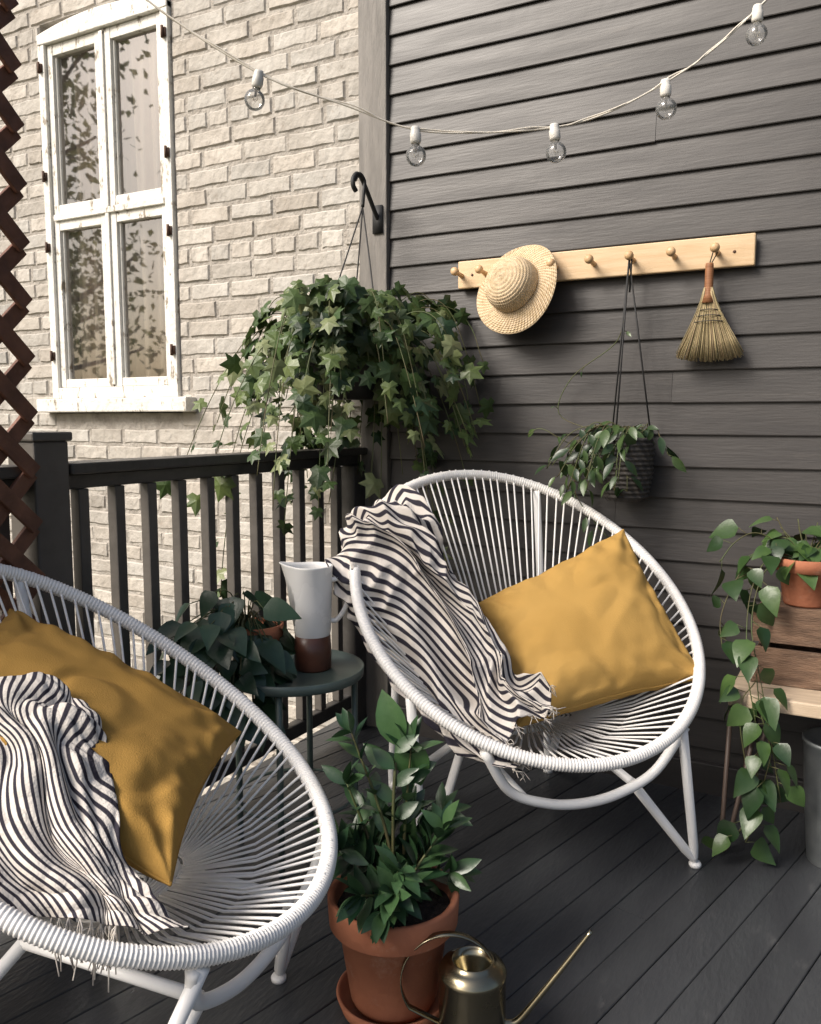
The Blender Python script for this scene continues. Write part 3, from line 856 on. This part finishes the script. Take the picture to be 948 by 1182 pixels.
build(mb,'clay_pot',M_terra,tpl)

# ------------------------------------------------------------------ foreground terracotta pot plant
FP=V((.886,-1.383,0)); fp=empty('potted_zz_plant',tuple(FP))
mb=MB(); lathe(mb,[(0,.018),(.082,.018),(.088,.03),(.112,.185),(.128,.188),(.131,.192),(.134,.243),(.131,.248),(.124,.248),(.118,.242),(.114,.20),(0,.19)],FP,seg=72)
build(mb,'terracotta_pot',M_terra,fp)
mb=MB(); lathe(mb,[(0,.002),(.098,.002),(.108,.008),(.118,.036),(.114,.040),(.110,.036),(.104,.014),(0,.012)],FP,seg=64); build(mb,'saucer',M_terra,fp)
mb=MB(); r=random.Random(6)
vs=[FP+V((0,0,.222))];fs=[]
for a in range(1,10):
    for k in range(40): 
        q=V((math.cos(k*math.pi/20)*.0128*a,math.sin(k*math.pi/20)*.0128*a,.218+r.uniform(-.004,.004))); vs.append(FP+q)
for k in range(40): fs.append((0,1+k,1+(k+1)%40))
for a in range(8):
    for k in range(40): b=1+a*40; k2=(k+1)%40; fs.append((b+k,b+40+k,b+40+k2,b+k2))
mb.add(vs,fs)
for k in range(60):
    a=r.uniform(0,6.28); q=r.uniform(.0,.108)
    mb_r=r.uniform(.002,.005); lathe(mb,[(0,-mb_r),(mb_r,0),(0,mb_r)],FP+V((math.cos(a)*q,math.sin(a)*q,.222)),seg=5)
build(mb,'soil',M_soil,fp,smooth=False)
mb=MB();ms=MB()
def stem(lean_az,lean,Lg,s0,s1,start=.25,step=.028,tm=T_LONG,dark=(.016,.045,.022),light=(.06,.115,.045)):
    o=V((math.cos(lean_az),math.sin(lean_az),0)); s=FP+V((r.uniform(-.04,.04),r.uniform(-.04,.04),.215))
    e1=s+V((0,0,Lg*.5))+o*lean*.35; e2=s+V((0,0,Lg))+o*lean
    P=smoothpath([s,e1,e2],10); tot=Lg; acc=0; al=0
    tube(ms,P,[.0045-.0028*i/len(P) for i in range(len(P))],6)
    for i in range(1,len(P)):
        l=(P[i]-P[i-1]).length; acc+=l; al+=l
        if al>tot*start and acc>step:
            acc=0; t=(P[i]-P[i-1]).normalized()
            side=t.cross(V((math.cos(lean_az+al*14),math.sin(lean_az+al*14),.2))).normalized()
            for q in (1,-1):
                d=t*.75+side*q*.8+rv(r,.2); nr=t*.5+V((0,-.3,.6))-side*q*.3+rv(r,.2)
                leaf(mb,tm,P[i],d,nr,r.uniform(s0,s1),gcol(r,dark,light,1.2),0,r.uniform(.9,1.15))
    t=(P[-1]-P[-2]).normalized()
    for q in range(5):
        leaf(mb,tm,P[-1],t*.8+rv(r,.7),V((0,-.4,.6))+rv(r,.4),r.uniform(s0,s1)*.95,gcol(r,dark,light,1.0))
for k in range(19):
    stem(k*.93+r.uniform(-.3,.3),r.uniform(.06,.16),r.uniform(.05,.17),.055,.08,step=.02)
stem(3.45,.10,.36,.05,.065,start=.55,step=.034); stem(3.9,.07,.26,.055,.07,start=.5)
stem(.8,.02,.33,.06,.075,start=.5,step=.04)
tp=FP+V((-.01,.03,.62)); tube(ms,smoothpath([FP+V((0,0,.21)),FP+V((0,0,.42)),tp+V((0,0,-.09))],6),.0035,6)
for q in range(6):
    zq=.36+.035*q; sg=1 if q%2 else -1
    leaf(mb,T_LONG,FP+V((-.004,.012,zq)),(sg*.7,.2*sg,.65),(.2,-.8,.5),.062,gcol(r,(.02,.055,.022),(.05,.11,.04)),0,1.2)
leaf(mb,T_LONG,tp+V((.02,0,-.05)),(.22,.1,-.9),(.3,-.9,.2),.12,(.055,.12,.04),0,1.5)
leaf(mb,T_LONG,tp+V((.01,0,-.08)),(-.35,-.1,1),(.3,-.9,.2),.12,(.055,.12,.04),0,1.3)
leaf(mb,T_LONG,tp+V((-.01,0,-.13)),(-.75,-.1,.5),(.3,-.9,.3),.08,(.035,.09,.03),0,1.2)
leaf(mb,T_LONG,tp+V((.0,0,-.15)),(.7,.2,.4),(.2,-.9,.4),.09,(.03,.08,.03),0,1.3)
build(mb,'zz_leaves',M_leaf,fp); build(ms,'zz_stems',M_stem,fp)

# ------------------------------------------------------------------ watering can
WC=V((1.076,-1.412,0)); wc=empty('brass_watering_can',tuple(WC)); rt=V((.878,.479,0)); bk=V((-.479,.878,0))
mb=MB(); lathe(mb,[(0,.0),(.060,.0),(.0635,.003),(.064,.006),(.064,.148),(.0645,.149),(.0655,.152),(.0655,.156),(.0645,.158),(.063,.160),(.060,.166),(.050,.172),(.042,.175),(.041,.179),(.038,.179),(.036,.160),(0,.10)],WC,seg=64)
sp=smoothpath([WC+rt*.058+V((0,0,.045)),WC+rt*.085+V((0,0,.05)),WC+rt*.115+V((0,0,.085)),WC+rt*.175+V((0,0,.165)),WC+rt*.225+V((0,0,.235))],8)
tube(mb,sp,[.009-.0052*i/len(sp) for i in range(len(sp))],12)
pts=[]
for i in range(33):
    a=math.radians(15+200*i/32)
    pts.append(WC-rt*.045+V((0,0,.135))+rt*(.092*math.cos(a))+V((0,0,.095*math.sin(a))))
pts.append(WC-rt*.064+V((0,0,.05)))
vs=[];fs=[]
for i,p in enumerate(pts):
    c=WC-rt*.045+V((0,0,.12)); o=(p-c).normalized()
    for x_,y_ in ((-.008,-.0012),(.008,-.0012),(.008,.0012),(-.008,.0012)): vs.append(p+bk*x_+o*y_)
for i in range(len(pts)-1):
    for k in range(4): a=i*4+k;b=i*4+(k+1)%4; fs.append((a,b,b+4,a+4))
mb.add(vs,fs)
build(mb,'can_body',M_brass,wc)

# ------------------------------------------------------------------ right side: table, crate, pothos, bucket
bt=empty('plant_side_table',(1.62,-.24,0))
mb=MB(); wbox(1.385,1.86,-.43,-.05,.43,.468); build(mb,'table_top',M_wood,bt,smooth=False,bevel=.004)
mb=MB()
for x,y,dx,dy in ((1.415,-.40,-.03,-.01),(1.43,-.09,-.03,.01),(1.80,-.39,.03,-.01),(1.80,-.09,.03,.01)):
    ft=V((x+dx,y+dy,.008))
    tube(mb,[V((x-.025,y,.43)),ft+V((-.006,0,.01)),ft,ft+V((.010,0,.01)),V((x+.05,y,.43))],.0065,8)
build(mb,'hairpin_legs',mat('brown_iron',(.10,.07,.055),rough=.45),bt)
cr=empty('wooden_crate',(1.62,-.19,.58))
mb=MB(); r=random.Random(14)
for k in range(2):
    z0=.4695+k*.117
    wbox(1.425,1.83,-.306,-.295,z0,z0+.102); wbox(1.425,1.83,-.085,-.074,z0,z0+.102)
    wbox(1.437,1.448,-.294,-.086,z0,z0+.102); wbox(1.807,1.818,-.294,-.086,z0,z0+.102)
for x in (1.449,1.785):
    for y in (-.283,-.108): wbox(x,x+.02,y,y+.022,.4695,.69)
wbox(1.449,1.806,-.294,-.086,.674,.684)
build(mb,'crate_slats',M_crate,cr,smooth=False,bevel=.002)
po=empty('potted_pothos',(1.55,-.19,.70))
PP=V((1.550,-.215,.686))
mb=MB(); lathe(mb,[(0,0),(.055,0),(.058,.006),(.072,.095),(.082,.097),(.085,.130),(.081,.133),(.075,.127),(.071,.105),(0,.10)],PP,seg=48); build(mb,'clay_pot',M_terra,po)
mb=MB();ms=MB(); r=random.Random(31); DK=(.018,.045,.015); LT=(.08,.14,.04)
s=PP+V((0,0,.12))
for k in range(15):
    az=k*.62+r.uniform(-.2,.2); o=V((math.cos(az),abs(math.sin(az))*.5-.08,0)); Lg=r.uniform(.04,.13)
    vine(mb,ms,[s,s+o*Lg*.6+V((0,0,.06)),s+o*Lg+V((0,0,r.uniform(.05,.12)))],T_HEART,.055,.08,DK,LT,step=.04,spread=.015)
for q in (
  [s,(1.46,-.28,.82),(1.42,-.35,.72),(1.43,-.44,.55),(1.46,-.46,.40),(1.47,-.46,.25),(1.44,-.47,.12),(1.40,-.48,.05)],
  [s,(1.46,-.30,.80),(1.43,-.38,.66),(1.47,-.45,.50),(1.50,-.46,.36),(1.53,-.46,.2)],
  [s,(1.44,-.27,.84),(1.38,-.32,.76),(1.35,-.37,.66),(1.36,-.40,.58)],
  [(1.45,-.40,.50),(1.42,-.46,.44),(1.44,-.47,.30),(1.48,-.47,.18),(1.45,-.48,.08)],
  [(1.45,-.40,.52),(1.47,-.46,.44),(1.50,-.47,.34),(1.49,-.48,.26)],
  [s,(1.43,-.24,.88),(1.37,-.28,.86),(1.33,-.3,.80)]):
    vine(mb,ms,q,T_HEART,.055,.088,DK,LT,step=.038,spread=.03)
build(mb,'pothos_leaves',M_leaf,po); build(ms,'pothos_stems',M_stem,po)
mb=MB(); lathe(mb,[(0,.0),(.068,.0),(.07,.004),(.082,.15),(.083,.155),(.092,.33),(.096,.335),(.096,.345),(.09,.345),(.068,.01),(0,.01)],(1.66,-.31,0),seg=56); build(mb,'galvanised_bucket',M_galv)

# ------------------------------------------------------------------ yard tree (seen reflected in the window)
def tree(name,x,y,h,rad,seed):
    par=empty(name,(x,y,g)); r_=random.Random(seed); mb=MB(); ml=MB()
    b=V((x,y,g)); tube(mb,smoothpath([b,b+V((.1,.1,h*.3)),b+V((-.1,.2,h*.6)),b+V((0,0,h*.9))],5),[.22-.013*i for i in range(16)],10)
    tips=[]
    for k in range(26):
        a=r_.uniform(0,6.28); z=h*r_.uniform(.3,.85); o=V((math.cos(a),math.sin(a),r_.uniform(.2,.7))); st=b+V((0,0,z)); L_=rad*r_.uniform(.5,1)
        tube(mb,smoothpath([st,st+o*L_*.5+rv(r_,.15),st+o*L_],3),[.07-.008*i for i in range(7)],6); tips+= [st+o*L_*q for q in (.5,.75,1)]
    for k in range(5500):
        t=r_.choice(tips); p=t+V((r_.gauss(0,.45),r_.gauss(0,.45),r_.gauss(0,.38)))
        c=gcol(r_,(.06,.09,.02),(.22,.24,.06)); s=r_.uniform(.10,.2); d=rv(r_); leaf(ml,([(-.3,.3,0),(0,0,0),(.3,.3,0),(0,1,0)],[(0,1,2,3)]),p,d,rv(r_),s,c)
    build(mb,'trunk_and_limbs',M_bark,par); build(ml,'crown_leaves',M_treeleaf,par,smooth=False)
tree('yard_tree',-11.2,-6.6,8.5,2.8,1)

# ------------------------------------------------------------------ light, sky, camera
sd_=V((-.42,-.64,.64)).normalized()
w=bpy.data.worlds.new('World'); scene.world=w; w.use_nodes=True; nt=w.node_tree
sky=nt.nodes.new('ShaderNodeTexSky'); sky.sky_type='NISHITA'; sky.sun_disc=False
sky.sun_elevation=math.asin(sd_.z); sky.sun_rotation=math.atan2(sd_.x,sd_.y)
sky.dust_density=5; sky.ozone_density=.7; sky.air_density=1.0
bg=nt.nodes['Background']; bg.inputs['Strength'].default_value=.15
nt.links.new(sky.outputs[0],bg.inputs[0])
sun=bpy.data.lights.new('sun','SUN'); sun.energy=5.0; sun.angle=math.radians(28); sun.color=(1,.945,.875)
so=bpy.data.objects.new('sun',sun); scene.collection.objects.link(so); so.rotation_euler=sd_.to_track_quat('Z','Y').to_euler(); so.location=(-5,-6,8)

cam=bpy.data.cameras.new('camera'); co=bpy.data.objects.new('camera',cam); scene.collection.objects.link(co)
co.location=(1.698,-2.80,1.20); co.rotation_euler=(math.radians(90-6.2),0,math.radians(28.6))
cam.sensor_fit='VERTICAL'; cam.sensor_height=36; cam.lens=29.85; cam.clip_start=.05; cam.clip_end=2000
scene.camera=co
scene.view_settings.view_transform='Standard'; scene.view_settings.look='None'; scene.view_settings.exposure=0
